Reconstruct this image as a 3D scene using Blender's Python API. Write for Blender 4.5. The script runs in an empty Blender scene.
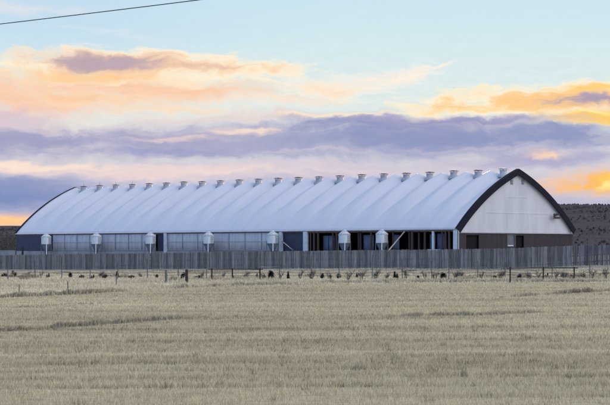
import bpy, math, random
import numpy as np
from mathutils import Vector, Matrix, noise as mnoise

R = random.Random(7)
NR = np.random.default_rng(11)
sc = bpy.context.scene
COL = sc.collection

# ------------------------------------------------------------------ camera geometry
F = 1800.0          # focal length in photo pixels (photo is 610 wide)
CX, HY = 305.0, 250.0
EYE = 2.2

def at(px, py, Y):
    """world point on the ray of photo pixel at depth Y"""
    return Vector(((px - CX) / F * Y, Y, EYE + (HY - py) / F * Y))

def smooth(a, b, x):
    t = min(1, max(0, (x - a) / (b - a)))
    return t * t * (3 - 2 * t)

# ------------------------------------------------------------------ mesh helpers
class MB:
    def __init__(s):
        s.v = []; s.f = []; s.sm = []
    def add(s, vs, fs, smooth=False):
        o = len(s.v)
        s.v += [tuple(v) for v in vs]
        s.f += [tuple(i + o for i in f) for f in fs]
        s.sm += [smooth] * len(fs)
    def box(s, x0, x1, y0, y1, z0, z1):
        s.add([(x0,y0,z0),(x1,y0,z0),(x1,y1,z0),(x0,y1,z0),(x0,y0,z1),(x1,y0,z1),(x1,y1,z1),(x0,y1,z1)],
              [(0,3,2,1),(4,5,6,7),(0,1,5,4),(1,2,6,5),(2,3,7,6),(3,0,4,7)])
    def obox(s, p, ax, ay, az):
        """box from corner p with edge vectors ax ay az (right handed)"""
        p, ax, ay, az = Vector(p), Vector(ax), Vector(ay), Vector(az)
        q = [p, p+ax, p+ax+ay, p+ay]
        s.add(q + [k + az for k in q], [(0,3,2,1),(4,5,6,7),(0,1,5,4),(1,2,6,5),(2,3,7,6),(3,0,4,7)])
    def tube(s, pts, rad, n=6, cap=True):
        pts = [Vector(p) for p in pts]
        if not hasattr(rad, '__len__'): rad = [rad] * len(pts)
        vs = []; fs = []
        for i, p in enumerate(pts):
            d = (pts[min(i+1, len(pts)-1)] - pts[max(i-1, 0)]).normalized()
            a = d.cross(Vector((0,0,1)))
            if a.length < 1e-3: a = d.cross(Vector((0,1,0)))
            a.normalize(); b = d.cross(a)
            for k in range(n):
                t = 2*math.pi*k/n
                vs.append(p + (a*math.cos(t) + b*math.sin(t)) * rad[i])
        for i in range(len(pts)-1):
            for k in range(n):
                k2 = (k+1) % n
                fs.append((i*n+k, i*n+k2, (i+1)*n+k2, (i+1)*n+k))
        if cap:
            fs.append(tuple(range(n))); fs.append(tuple(range((len(pts)-1)*n, len(pts)*n))[::-1])
        s.add(vs, fs, n > 6)
    def lathe(s, prof, n=24, c=(0,0,0), smooth=True):
        vs = []; fs = []
        for r, z in prof:
            for k in range(n):
                t = 2*math.pi*k/n
                vs.append((c[0]+r*math.cos(t), c[1]+r*math.sin(t), c[2]+z))
        for i in range(len(prof)-1):
            for k in range(n):
                k2 = (k+1) % n
                fs.append((i*n+k, i*n+k2, (i+1)*n+k2, (i+1)*n+k))
        fs.append(tuple(range(n))[::-1]); fs.append(tuple(range((len(prof)-1)*n, len(prof)*n)))
        s.add(vs, fs, smooth)
    def build(s, name, mat, parent=None):
        me = bpy.data.meshes.new(name)
        me.from_pydata(s.v, [], s.f)
        me.polygons.foreach_set('use_smooth', s.sm)
        me.materials.append(mat); me.update()
        o = bpy.data.objects.new(name, me); COL.objects.link(o)
        if parent: o.parent = parent
        return o

def tag(o, label=None, cat=None, group=None, kind=None):
    if label: o['label'] = label
    if cat: o['category'] = cat
    if group: o['group'] = group
    if kind: o['kind'] = kind
    return o
def empty(name, loc, rz=0.0):
    o = bpy.data.objects.new(name, None); COL.objects.link(o)
    o.location = loc; o.rotation_euler = (0, 0, rz); o.empty_display_size = .3
    return o
def copy_thing(t, loc, rz=0.0, scale=1.0):
    r = t.copy(); COL.objects.link(r); r.location = loc; r.rotation_euler = (0,0,rz); r.scale = (scale,)*3
    for ch in list(t.children):
        c = ch.copy(); COL.objects.link(c); c.parent = r
        for g in list(ch.children):
            d = g.copy(); COL.objects.link(d); d.parent = c
    return r

# ------------------------------------------------------------------ materials
def s2l(c):
    return tuple(((x/255)/12.92 if x/255 <= .04045 else ((x/255+.055)/1.055)**2.4) for x in c)

class NT:
    """small node-tree builder"""
    def __init__(s, tree): s.t = tree
    def n(s, typ, **kw):
        nd = s.t.nodes.new(typ)
        for k, v in kw.items(): setattr(nd, k, v)
        return nd
    def link(s, a, b): s.t.links.new(a, b)
    def val(s, sock, x):
        if hasattr(x, 'is_output') or hasattr(x, 'links'): s.link(x, sock)
        else: sock.default_value = x
    def m(s, op, a, b=0.0, c=None, clamp=False):
        nd = s.n('ShaderNodeMath', operation=op, use_clamp=clamp)
        s.val(nd.inputs[0], a); s.val(nd.inputs[1], b)
        if c is not None: s.val(nd.inputs[2], c)
        return nd.outputs[0]
    def mix(s, f, a, b, typ='MIX'):
        nd = s.n('ShaderNodeMix', data_type='RGBA', blend_type=typ)
        s.val(nd.inputs[0], f)
        for k, x in ((6, a), (7, b)):
            if isinstance(x, tuple): nd.inputs[k].default_value = (*x[:3], 1)
            else: s.link(x, nd.inputs[k])
        return nd.outputs[2]
    def maprange(s, x, a, b, c=0.0, d=1.0, smoothst=True):
        nd = s.n('ShaderNodeMapRange', interpolation_type='SMOOTHSTEP' if smoothst else 'LINEAR')
        s.val(nd.inputs[0], x); s.val(nd.inputs[1], a); s.val(nd.inputs[2], b); s.val(nd.inputs[3], c); s.val(nd.inputs[4], d)
        return nd.outputs[0]
    def noise(s, vec, scale, detail=4, rough=.55):
        nd = s.n('ShaderNodeTexNoise'); nd.inputs['Scale'].default_value = scale
        nd.inputs['Detail'].default_value = detail; nd.inputs['Roughness'].default_value = rough
        if vec is not None: s.link(vec, nd.inputs['Vector'])
        return nd.outputs['Fac']
    def mapping(s, vec, scale=(1,1,1), loc=(0,0,0), rot=(0,0,0)):
        nd = s.n('ShaderNodeMapping'); nd.inputs['Scale'].default_value = scale
        nd.inputs['Location'].default_value = loc; nd.inputs['Rotation'].default_value = rot
        s.link(vec, nd.inputs['Vector']); return nd.outputs[0]

def material(name, col, rough=.8, metal=0.0, col2=None, scale=(1,1,1), nscale=3.0, island=0.0, bump=0.0, spec=.3, attr=None, detail=5):
    """noise-varied principled material; col2 = second tone, island = per-piece brightness spread"""
    m = bpy.data.materials.new(name); m.use_nodes = True
    nt = NT(m.node_tree); b = m.node_tree.nodes['Principled BSDF']
    b.inputs['Roughness'].default_value = rough; b.inputs['Metallic'].default_value = metal
    b.inputs['Specular IOR Level'].default_value = spec
    tc = nt.n('ShaderNodeTexCoord')
    v = nt.mapping(tc.outputs['Object'], scale)
    fac = nt.noise(v, nscale, detail)
    f2 = nt.maprange(fac, .32, .68)
    c = nt.mix(f2, col, col2 or tuple(x*.75 for x in col))
    if island:
        g = nt.n('ShaderNodeNewGeometry')
        k = nt.m('MULTIPLY_ADD', g.outputs['Random Per Island'], 2*island, 1-island)
        cm = nt.n('ShaderNodeCombineColor')
        for i in range(3): nt.link(k, cm.inputs[i])
        c = nt.mix(1.0, c, cm.outputs[0], 'MULTIPLY')
    if attr:
        a = nt.n('ShaderNodeAttribute', attribute_name=attr)
        cm = nt.n('ShaderNodeCombineColor')
        for i in range(3): nt.link(a.outputs['Fac'], cm.inputs[i])
        c = nt.mix(1.0, c, cm.outputs[0], 'MULTIPLY')
    nt.link(c, b.inputs['Base Color'])
    if bump:
        bp = nt.n('ShaderNodeBump'); bp.inputs['Strength'].default_value = bump; bp.inputs['Distance'].default_value = .05
        nt.link(nt.noise(v, nscale*4, 4), bp.inputs['Height']); nt.link(bp.outputs[0], b.inputs['Normal'])
    return m

M = {}
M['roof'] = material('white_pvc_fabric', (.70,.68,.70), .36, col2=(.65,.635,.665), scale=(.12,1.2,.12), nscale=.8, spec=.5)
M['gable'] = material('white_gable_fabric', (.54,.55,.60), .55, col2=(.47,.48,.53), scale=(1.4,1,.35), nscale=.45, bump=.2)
M['trim'] = material('navy_black_fabric', (.007,.007,.017), .6, col2=(.010,.009,.021), nscale=.6, spec=.12)
M['endwall'] = material('dark_brown_steel', (.043,.034,.042), .8, col2=(.033,.027,.034), scale=(1,1,.2), nscale=2, island=.08)
M['curtain'] = material('grey_curtain', (.54,.53,.57), .6, col2=(.41,.41,.455), scale=(1,1.6,.25), nscale=1.3)
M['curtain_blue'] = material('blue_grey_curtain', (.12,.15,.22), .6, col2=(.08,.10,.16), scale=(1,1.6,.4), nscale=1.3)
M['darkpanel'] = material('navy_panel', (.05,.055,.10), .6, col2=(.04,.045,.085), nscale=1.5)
M['whitepost'] = material('white_painted_steel', (.62,.66,.70), .5, col2=(.52,.56,.62), nscale=2)
M['timber'] = material('brown_timber', (.085,.06,.055), .8, col2=(.06,.042,.04), scale=(3,3,.5), nscale=3)
M['eavebeam'] = material('red_brown_beam', (.16,.085,.075), .7, nscale=2)
M['concrete'] = material('weathered_concrete', (.36,.36,.36), .9, col2=(.27,.275,.28), nscale=.8, bump=.3, spec=.05)
M['dark'] = material('dark_opening', (.005,.004,.006), .9, nscale=2)
M['floor'] = material('straw_bedding', (.10,.085,.06), 1, nscale=2)
M['galv'] = material('galvanised_steel', (.62,.66,.70), .42, .2, col2=(.50,.545,.60), scale=(1,1,.3), nscale=2.0)
M['galvlight'] = material('bright_galvanised_rim', (.80,.82,.84), .4, .2, nscale=3)
M['galvdark'] = material('dark_galvanised_steel', (.13,.15,.19), .6, .3, nscale=3)
M['vent'] = material('grey_vent_sheet', (.44,.44,.48), .6, .0, col2=(.34,.35,.40), nscale=3)
M['ventwhite'] = material('white_vent_sheet', (.50,.52,.56), .5, nscale=3)
M['ventcap'] = material('brown_vent_cap', (.15,.11,.12), .6, nscale=3)
M['board'] = material('weathered_boards', (.27,.245,.225), .9, col2=(.15,.138,.135), scale=(4,4,.35), nscale=2.0, island=.42, spec=.05)
M['board2'] = material('old_brown_boards', (.22,.195,.195), .9, col2=(.13,.118,.125), scale=(4,4,.35), nscale=2.0, island=.45, spec=.05)
M['post'] = material('weathered_post', (.17,.16,.155), .9, col2=(.10,.095,.095), scale=(4,4,.4), nscale=3, spec=.05)
M['postdark'] = material('dark_treated_post', (.055,.048,.045), .9, col2=(.035,.03,.03), scale=(4,4,.4), nscale=3, spec=.05)
M['stake'] = material('grey_stake', (.15,.145,.14), .9, nscale=5)
M['wire'] = material('fence_wire', (.12,.12,.125), .6, .4, nscale=4)
M['cable'] = material('black_cable', (.012,.012,.014), .6, nscale=4)
M['evergreen'] = material('dark_evergreen', (.022,.027,.024), .9, col2=(.014,.016,.017), nscale=6, island=.4, spec=0)
M['twig'] = material('bare_twigs', (.095,.085,.08), .9, col2=(.065,.06,.058), nscale=6)
M['trunk'] = material('grey_bark', (.10,.088,.08), .95, nscale=6)
M['auger'] = material('pale_auger_tube', (.62,.52,.46), .5, .1, nscale=3)
M['signboard'] = material('dark_sign', (.03,.025,.035), .6, nscale=3)
M['signpaint'] = material('sign_paint', (.30,.28,.30), .6, nscale=3)
M['glass'] = material('dusty_glass', (.10,.115,.15), .15, col2=(.07,.08,.11), nscale=2, spec=.5)

# ground: straw-coloured stubble soil and paler verge grass
def ground_mat():
    m = bpy.data.materials.new('field_soil_and_verge'); m.use_nodes = True
    nt = NT(m.node_tree); b = m.node_tree.nodes['Principled BSDF']
    b.inputs['Roughness'].default_value = 1; b.inputs['Specular IOR Level'].default_value = 0
    tc = nt.n('ShaderNodeTexCoord'); P = tc.outputs['Object']
    a = nt.n('ShaderNodeAttribute', attribute_name='verge')
    rows = nt.noise(nt.mapping(P, (.03,.55,1), rot=(0,0,.05)), 1.0, 5, .6)
    fine = nt.noise(nt.mapping(P, (1.2,3.5,1)), 2.0, 4, .6)
    patch = nt.noise(nt.mapping(P, (.05,.05,1)), 1.0, 4)
    straw = nt.mix(nt.maprange(rows,.35,.65), (.46,.405,.265), (.375,.33,.22))
    straw = nt.mix(nt.maprange(fine,.35,.7), straw, (.26,.23,.165))
    straw = nt.mix(nt.m('MULTIPLY', nt.maprange(patch,.45,.7), .5), straw, (.42,.40,.28))
    vg = nt.mix(nt.maprange(fine,.3,.7), (.44,.395,.30), (.31,.28,.215))
    vg = nt.mix(nt.m('MULTIPLY', nt.maprange(patch,.45,.65), .6), vg, (.28,.25,.20))
    nt.link(nt.mix(a.outputs['Fac'], straw, vg), b.inputs['Base Color'])
    bp = nt.n('ShaderNodeBump'); bp.inputs['Strength'].default_value = .5; bp.inputs['Distance'].default_value = .08
    nt.link(fine, bp.inputs['Height']); nt.link(bp.outputs[0], b.inputs['Normal'])
    return m
M['ground'] = ground_mat()

def hill_mat():
    m = bpy.data.materials.new('scrub_hillside'); m.use_nodes = True
    nt = NT(m.node_tree); b = m.node_tree.nodes['Principled BSDF']
    b.inputs['Roughness'].default_value = 1; b.inputs['Specular IOR Level'].default_value = 0
    tc = nt.n('ShaderNodeTexCoord'); P = tc.outputs['Object']
    big = nt.noise(nt.mapping(P, (.012,.012,.03)), 1.0, 6, .65)
    med = nt.noise(nt.mapping(P, (.12,.08,.3)), 1.0, 5, .7)
    c = nt.mix(nt.maprange(big,.38,.62), (.100,.084,.078), (.080,.069,.070))
    c = nt.mix(nt.maprange(med,.42,.62), c, (.066,.058,.062))
    nt.link(c, b.inputs['Base Color'])
    return m
M['hill'] = hill_mat()
M['hillscrub'] = material('hill_scrub', (.092,.079,.076), 1, col2=(.072,.063,.064), nscale=.3, island=.45, spec=0)
M['stubble'] = material('straw_stubble', (.515,.47,.335), .9, col2=(.425,.385,.275), scale=(.04,.5,1), nscale=1.0, attr='tone', spec=0)
M['grass'] = material('dry_verge_grass', (.56,.515,.385), .95, col2=(.45,.41,.31), nscale=.2, attr='tone', spec=0)

for k_ in ('stubble', 'grass'):
    mt = M[k_]; nt = NT(mt.node_tree); pb = mt.node_tree.nodes['Principled BSDF']; ou = mt.node_tree.nodes['Material Output']
    tr = nt.n('ShaderNodeBsdfTranslucent'); ms = nt.n('ShaderNodeMixShader'); ms.inputs[0].default_value = .25
    nt.link(pb.inputs['Base Color'].links[0].from_socket, tr.inputs[0])
    nt.link(pb.outputs[0], ms.inputs[1]); nt.link(tr.outputs[0], ms.inputs[2]); nt.link(ms.outputs[0], ou.inputs[0])

# ------------------------------------------------------------------ terrain
ZX = [(-200,-.8),(-46,-.74),(-3,-.19),(15.7,-.06),(23,0.0),(29,.40),(36,.75),(60,1.0),(400,1.2)]
def zx(X): return float(np.interp(X, [a for a,_ in ZX], [b for _,b in ZX]))
YB = [(-80,60),(-30,78),(-14.2,84),(-9.7,96.6),(-7.4,107),(0,116),(9.8,122),(21,124),(60,128)]
def yb(X): return np.interp(X, [a for a,_ in YB], [b for _,b in YB])
def ground_z(X, Y):
    return zx(X) * smooth(146, 196, Y) + .10*(mnoise.noise(Vector((X*.045, Y*.03, 3.1)))) * smooth(12, 40, Y)
def on_ground(px, py, lift=0.0):
    """ground point seen at a photo pixel"""
    Y = EYE * F / max(1.0, py - HY)
    for _ in range(12):
        X = (px-CX)/F*Y
        Y = (EYE - ground_z(X, Y)) * F / (py - HY)
    X = (px-CX)/F*Y
    return Vector((X, Y, ground_z(X, Y) + lift))

def axis(lo, hi, step, far, grow=1.35):
    a = list(np.arange(lo, hi+.001, step))
    s = step; x = hi
    while x < far: s *= grow; x += s; a.append(x)
    s = step; x = lo
    while x > -far: s *= grow; x -= s; a.insert(0, x)
    return a
def grid(name, xs, ys, zf, mat, attr=None):
    nx, ny = len(xs), len(ys)
    vs = [(x, y, zf(x, y)) for y in ys for x in xs]
    fs = [(j*nx+i, j*nx+i+1, (j+1)*nx+i+1, (j+1)*nx+i) for j in range(ny-1) for i in range(nx-1)]
    me = bpy.data.meshes.new(name); me.from_pydata(vs, [], fs)
    me.polygons.foreach_set('use_smooth', [True]*len(fs))
    if attr:
        at_ = me.attributes.new(attr[0], 'FLOAT', 'POINT')
        at_.data.foreach_set('value', [attr[1](v[0], v[1]) for v in vs])
    me.materials.append(mat)
    o = bpy.data.objects.new(name, me); COL.objects.link(o); o['kind'] = 'structure'
    return o
def verge_mask(X, Y):
    return smooth(-1.5, 1.0, Y - float(yb(X)) + 1.2*mnoise.noise(Vector((X*.3, Y*.3, 0))))
grid('ground', axis(-60, 60, 1.0, 7000), axis(12, 250, .9, 7000), ground_z, M['ground'], ('verge', verge_mask))

def hill_z(X, Y):
    # ridge line as seen: 24 px above the horizon at the left, 43 px at the right (at 1000 m)
    top = 15.2 + (26.5-15.2)*smooth(-120, 130, X) + 2.0*smooth(150, 420, X) - 2*smooth(-200, -420, X)
    top += 1.0*mnoise.noise(Vector((X*.013, 1.7, 0))) + .5*mnoise.noise(Vector((X*.06, 4.7, 0)))
    t = (Y-430)/(1000-430)
    rise = smooth(0, 1, t)**.8 if t > 0 else 0
    z = -2 + (top+2)*rise
    z += 2.2*rise*(1-rise)*2*mnoise.noise(Vector((X*.018, Y*.010, 0)))
    if Y > 1000: z = top + (Y-1000)*.002
    return z
hx = axis(-330, 330, 7, 5000); hy = [430+i*12 for i in range(49)] + [1030, 1080, 1200, 1500, 2200, 3500, 5000]
grid('hill', hx, hy, hill_z, M['hill'])

# ------------------------------------------------------------------ stuff: blades of stubble and grass, hill scrub
def blades(name, X, Y, Z, H, W, tone, mat, lean=.35):
    n = len(X)
    yaw = NR.uniform(-.9, .9, n)
    dx = np.cos(yaw)*W/2; dy = np.sin(yaw)*W/2
    lx = NR.normal(0, lean, n)*H; ly = NR.normal(0, lean, n)*H
    v = np.empty((n, 3, 3), np.float32)
    v[:,0] = np.stack([X-dx, Y-dy, Z-.02], 1); v[:,1] = np.stack([X+dx, Y+dy, Z-.02], 1)
    v[:,2] = np.stack([X+lx, Y+ly, Z+H], 1)
    me = bpy.data.meshes.new(name)
    me.vertices.add(n*3); me.vertices.foreach_set('co', v.ravel())
    me.loops.add(n*3); me.loops.foreach_set('vertex_index', np.arange(n*3, dtype=np.int32))
    me.polygons.add(n); me.polygons.foreach_set('loop_start', np.arange(0, n*3, 3, dtype=np.int32))
    me.update(calc_edges=True)
    a = me.attributes.new('tone', 'FLOAT', 'POINT'); a.data.foreach_set('value', np.repeat(tone, 3).astype(np.float32))
    me.materials.append(mat)
    o = bpy.data.objects.new(name, me); COL.objects.link(o); o['kind'] = 'stuff'
    return o
def gz_np(X, Y): return np.array([ground_z(float(x), float(y)) for x, y in zip(X, Y)])
def vnoise(X, Y, seed):
    """smooth value noise (numpy)"""
    g = np.random.default_rng(seed).uniform(0, 1, (256, 256))
    xi = np.floor(X).astype(int); yi = np.floor(Y).astype(int); fx = X-xi; fy = Y-yi
    fx = fx*fx*(3-2*fx); fy = fy*fy*(3-2*fy)
    G = lambda a, b: g[a % 256, b % 256]
    return (G(xi,yi)*(1-fx)+G(xi+1,yi)*fx)*(1-fy) + (G(xi,yi+1)*(1-fx)+G(xi+1,yi+1)*fx)*fy

# field stubble: drilled rows running across the view
N = 420000
Y = np.exp(NR.uniform(math.log(19), math.log(127), N)); X = NR.uniform(-1, 1, N)*(.19*Y + 2.5)
row = .32
tilt = .035
Yr = Y - X*tilt
Yr = np.where(Y < 70, np.round(Yr/row)*row + NR.normal(0, .045, N), Yr)
Y = Yr + X*tilt
keep = Y < yb(X) - .3*NR.uniform(0, 1, N)
X, Y = X[keep], Y[keep]
sw = vnoise(X*.022, (Y - X*tilt)*.42, 3)*.6 + vnoise(X*.25, (Y-X*tilt)*1.1, 4)*.4        # swaths left by the combine
pt = vnoise(X*.12, Y*.08, 5)
gap = vnoise(X*1.3, (Y-X*tilt)*2.6, 9)
k2 = (gap > .24) | (NR.uniform(0,1,len(X)) < .25)
X, Y, sw, pt = X[k2], Y[k2], sw[k2], pt[k2]
rl = np.abs(((Y - X*tilt + .5*vnoise(X*.05, Y*.05, 14)) % 2.15) - 1.07)
rl = np.exp(-(rl/.20)**2) * (vnoise(X*.30, Y*.5, 12) > .38) * (Y < 62)                     # ragged taller drill lines
sw = np.clip(sw + .55*rl, 0, 1.25)
H = (.030 + .055*sw) * NR.uniform(.5, 1.3, len(X)) * np.where(NR.uniform(0,1,len(X)) < .04, 1.5, 1)
Wd = .00030*Y*NR.uniform(.7, 1.5, len(X)) + .001
tone = (1.34 - .62*sw)*(.88+.24*pt)*NR.uniform(.50, 1.28, len(X))
fl = (vnoise(X*2.2, (Y-X*tilt)*3.1, 21) > .86) & (NR.uniform(0,1,len(X)) < .75)      # scattered dark weed and chaff clumps
tone = np.where(fl, tone*.52, tone); H = np.where(fl, H*1.35, H)
blades('field_stubble', X, Y, gz_np(X, Y), H, Wd, tone, M['stubble'])

# verge grass between the field edge and the board fence
N = 95000
Y = np.exp(NR.uniform(math.log(80), math.log(222), N)); X = NR.uniform(-1, 1, N)*(.19*Y + 2)
keep = Y > yb(X) - .3
X, Y = X[keep], Y[keep]
pt = vnoise(X*.35, Y*.12, 6)*.6 + vnoise(X*1.2, Y*.4, 7)*.4
H = (.06+.28*pt**2)*NR.uniform(.5, 1.4, len(X))
tone = (1.25-.55*pt)*NR.uniform(.65, 1.2, len(X))
blades('verge_grass', X, Y, gz_np(X, Y), H, .0006*Y*NR.uniform(.6, 1.5, len(X)), tone, M['grass'], .3)

# ragged strips of taller dry grass left standing in the field and along its edge
strips = [([(-8,298),(60,295),(100,293),(126,291)], .20, .72, 3000), ([(170,288),(240,285.6),(305,284.2)], .20, .74, 2400),
          ([(-8,332),(60,327.5),(120,323),(190,318)], .13, .62, 4200), ([(395,316.5),(440,315.5),(475,315),(545,312.5)], .11, .66, 2600),
          ([(500,297.5),(540,295),(580,292.5),(620,290.6)], .15, .66, 2200), ([(300,283.4),(420,282.3),(520,282),(620,281.6)], .24, .78, 5200),
          ([(560,293.6),(592,292)], .24, .40, 700), ([(-8,309),(60,305),(120,303)], .07, .85, 1500), ([(210,322),(330,318)], .06, .85, 1500)]
for k_ in range(46):
    x_ = R.uniform(-5, 615) if k_ < 26 else R.uniform(440, 615); y_ = R.uniform(271.5, 280.6); w_ = R.uniform(4, 26)
    strips.append(([(x_-w_/2, y_), (x_+w_/2, y_+R.uniform(-.3,.3))], R.uniform(.12, .34), R.uniform(.38, .78), int(w_*R.uniform(9, 20))))
SX, SY, SH, ST = [], [], [], []
for pl, h, tn, cnt in strips:
    for _ in range(cnt):
        t = R.uniform(0, 1)
        fx = pl[0][0] + t*(pl[-1][0]-pl[0][0]); fy = float(np.interp(fx, [p[0] for p in pl], [p[1] for p in pl]))
        den = mnoise.noise(Vector((fx*.09, fy*.5, h*9)))
        if den < -.28 and R.random() < .8: continue
        taper = smooth(0, .12, t)*smooth(0, .12, 1-t)
        p = on_ground(fx, fy); d = R.gauss(0, .012*p.y**.9*.5)
        SX.append(p.x); SY.append(p.y + d); SH.append(h*R.uniform(.45, 1.25)*(.45+.55*taper)*(1+.7*den)); ST.append(tn*R.uniform(.6, 1.35))
SX, SY = np.array(SX), np.array(SY)
blades('tall_dry_grass', SX, SY, gz_np(SX, SY), np.array(SH), .0009*SY*NR.uniform(.6,1.4,len(SX)), np.array(ST), M['grass'], .25)

# dense scrub over the hillside, one mass
hs = MB()
for _ in range(15000):
    Yh = R.uniform(520, 1000); Xh = R.choice((R.uniform(-260, -60), R.uniform(60, 330)))
    if mnoise.noise(Vector((Xh*.03, Yh*.012, 5))) < -.12: continue
    z = hill_z(Xh, Yh); r = R.uniform(.3, .85)*(1 if Yh < 940 else .35)
    c = [(Xh+r*math.cos(t)*R.uniform(.6,1.3), Yh+r*math.sin(t)*R.uniform(.6,1.3), z-.3) for t in (0, 1.26, 2.5, 3.8, 5.0)]
    top = [(Xh+R.uniform(-.5,.5)*r, Yh+R.uniform(-.5,.5)*r, z+r*R.uniform(.6, 1.2)), (Xh+R.uniform(-.9,.9)*r, Yh+R.uniform(-.5,.5)*r, z+r*R.uniform(.4, 1.0))]
    hs.add(c+top, [(0,1,5),(1,2,5),(2,6,5),(2,3,6),(3,4,6),(4,0,6),(0,5,6)])
tag(hs.build('hillside_scrub', M['hillscrub']), kind='stuff')

# ------------------------------------------------------------------ the barn
A0 = Vector((19.0, 228.0, 0)); U = Vector((-.6986, .7155, 0)).normalized(); V = Vector((U.y, -U.x, 0))
RZ = math.atan2(V.y, V.x)
L, W, NB = 95.2, 24.44, 22
ZE, ZR = 4.86, 12.78
BAY = L/NB
def bw(x, y, z=0): return A0 + V*x + U*y + Vector((0,0,z))
def sy(px, off=0.0):
    """length coordinate (along the barn) seen at photo column px, in the plane off metres out from the side wall"""
    o = A0 - V*off; k = (px-CX)/F
    return (o.x - k*o.y) / (-U.x + k*U.y)
def gx(px, off=0.0):
    o = A0 - U*off; k = (px-CX)/F
    return (k*o.y - o.x) / (V.x - k*V.y)
def zpx(py, p): return EYE + (HY-py)/F*p.y

def arch(n, off=0.0):
    """gothic arch across the barn: n+1 points from the left eave over the ridge to the right eave, with outward normals"""
    c0 = Vector((0, ZE)); c1 = Vector((W/2, ZR)); ch = c1-c0; c = ch.length; sg = .056*c
    rad = (c*c/4+sg*sg)/(2*sg); nrm = Vector((-ch.y, ch.x)).normalized()
    cen = (c0+c1)/2 - nrm*(rad-sg)
    a0 = math.atan2(c0.y-cen.y, c0.x-cen.x); a1 = math.atan2(c1.y-cen.y, c1.x-cen.x)
    half = []
    for i in range(n//2+1):
        a = a0+(a1-a0)*i/(n//2); d = Vector((math.cos(a), math.sin(a)))
        half.append((cen+d*(rad+off), d))
    if off != 0:
        # keep the two halves meeting on the centre line
        p, d = half[-1]; half[-1] = (Vector((W/2, p.y + (W/2-p.x)*(-d.x/d.y if abs(d.y) > .01 else 0))), d)
    out = [(p.x, p.y, d.x, d.y) for p, d in half]
    out += [(W-p.x, p.y, -d.x, d.y) for p, d in half[-2::-1]]
    return out

barn = tag(empty('hoop_barn', A0, RZ), 'long white fabric hoop barn with black arched gable trim and many ridge vents', 'barn')

# roof membrane: high over every truss, sagging in each bay
NA, NS = 64, 14
prof = arch(NA); rb = MB(); vs = []; ys = []
for b in range(NB):
    for k in range(NS): ys.append((b+k/NS)*BAY)
ys.append(L); ys = [-.35] + ys + [L+.35]
for y in ys:
    fr = (y/BAY) % 1.0 if 0 < y < L else 0
    bi = int(min(max(y, 0), L-.01)/BAY)
    dip = 1-abs(2*fr-1)**.72
    for i, (x, z, nx, nz) in enumerate(prof):
        t = min(i, NA-i)/(NA/2)
        amp = (.02 + .92*smooth(.05, .62, t))*(.88+.24*math.sin(bi*2.3+1)**2)
        wr = .03*mnoise.noise(Vector((y*.7, i*.10, 0))) + .018*mnoise.noise(Vector((y*.25, i*.5, 7)))
        d = -amp*dip + wr*smooth(0, .1, t)
        vs.append((x+nx*d, y, z+nz*d))
n1 = NA+1
rb.add(vs, [(j*n1+i, j*n1+i+1, (j+1)*n1+i+1, (j+1)*n1+i) for j in range(len(ys)-1) for i in range(NA)], True)
roof = rb.build('roof_cover', M['roof'], barn)
sol = roof.modifiers.new('thickness', 'SOLIDIFY'); sol.thickness = .05; sol.offset = 0
# hem pipe along the eaves
for xx in (0.0, W):
    h = MB(); h.tube([(xx, -.3, ZE-.03), (xx, L+.3, ZE-.03)], .07, 8); h.build('eave_pipe', M['whitepost'], barn)

def ring(y0, y1, o_out, o_in, wrap=None):
    """arched fascia band between two offsets, y0..y1 thick"""
    a = arch(NA, o_out); b = arch(NA, o_in); m = MB(); vs = []
    for (x,z,_,_), (x2,z2,_,_) in zip(a, b):
        vs += [(x,y0,z),(x,y1,z),(x2,y1,z2),(x2,y0,z2)]
    fs = []
    for i in range(NA):
        for k in range(4):
            k2 = (k+1) % 4
            fs.append((i*4+k, (i+1)*4+k, (i+1)*4+k2, i*4+k2))
    fs += [(0,1,2,3), (NA*4+3, NA*4+2, NA*4+1, NA*4)]
    m.add(vs, fs, False); return m
fa = ring(-.50, -.36, .09, -.68)
w2 = ring(-.36, -.02, .09, .05); fa.add(w2.v, w2.f)
fa.build('gable_trim', M['trim'], barn)
fb = ring(L+.36, L+.50, .08, -.7); w2 = ring(L-.05, L+.36, .08, .05); fb.add(w2.v, w2.f)
fb.build('gable_trim', M['trim'], barn)

GZ = 4.45                                              # foot of the gable fabric
def gable(y, mat, name):
    p = arch(NA, -.2); m = MB(); pts = [(x, z) for x, z, _, _ in p if z > GZ]
    x0 = pts[0][0]-.05; pts = [(x0+.02, GZ)] + pts + [(W-x0-.02, GZ)]
    n = len(pts); vs = [(x, y-.03, z) for x, z in pts] + [(x, y+.03, z) for x, z in pts]
    m.add(vs, [tuple(range(n))[::-1], tuple(range(n, 2*n))] + [(i, (i+1)%n, n+(i+1)%n, n+i) for i in range(n)])
    return m
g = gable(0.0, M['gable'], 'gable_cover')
gc = g.build('gable_cover', M['gable'], barn)
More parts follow.
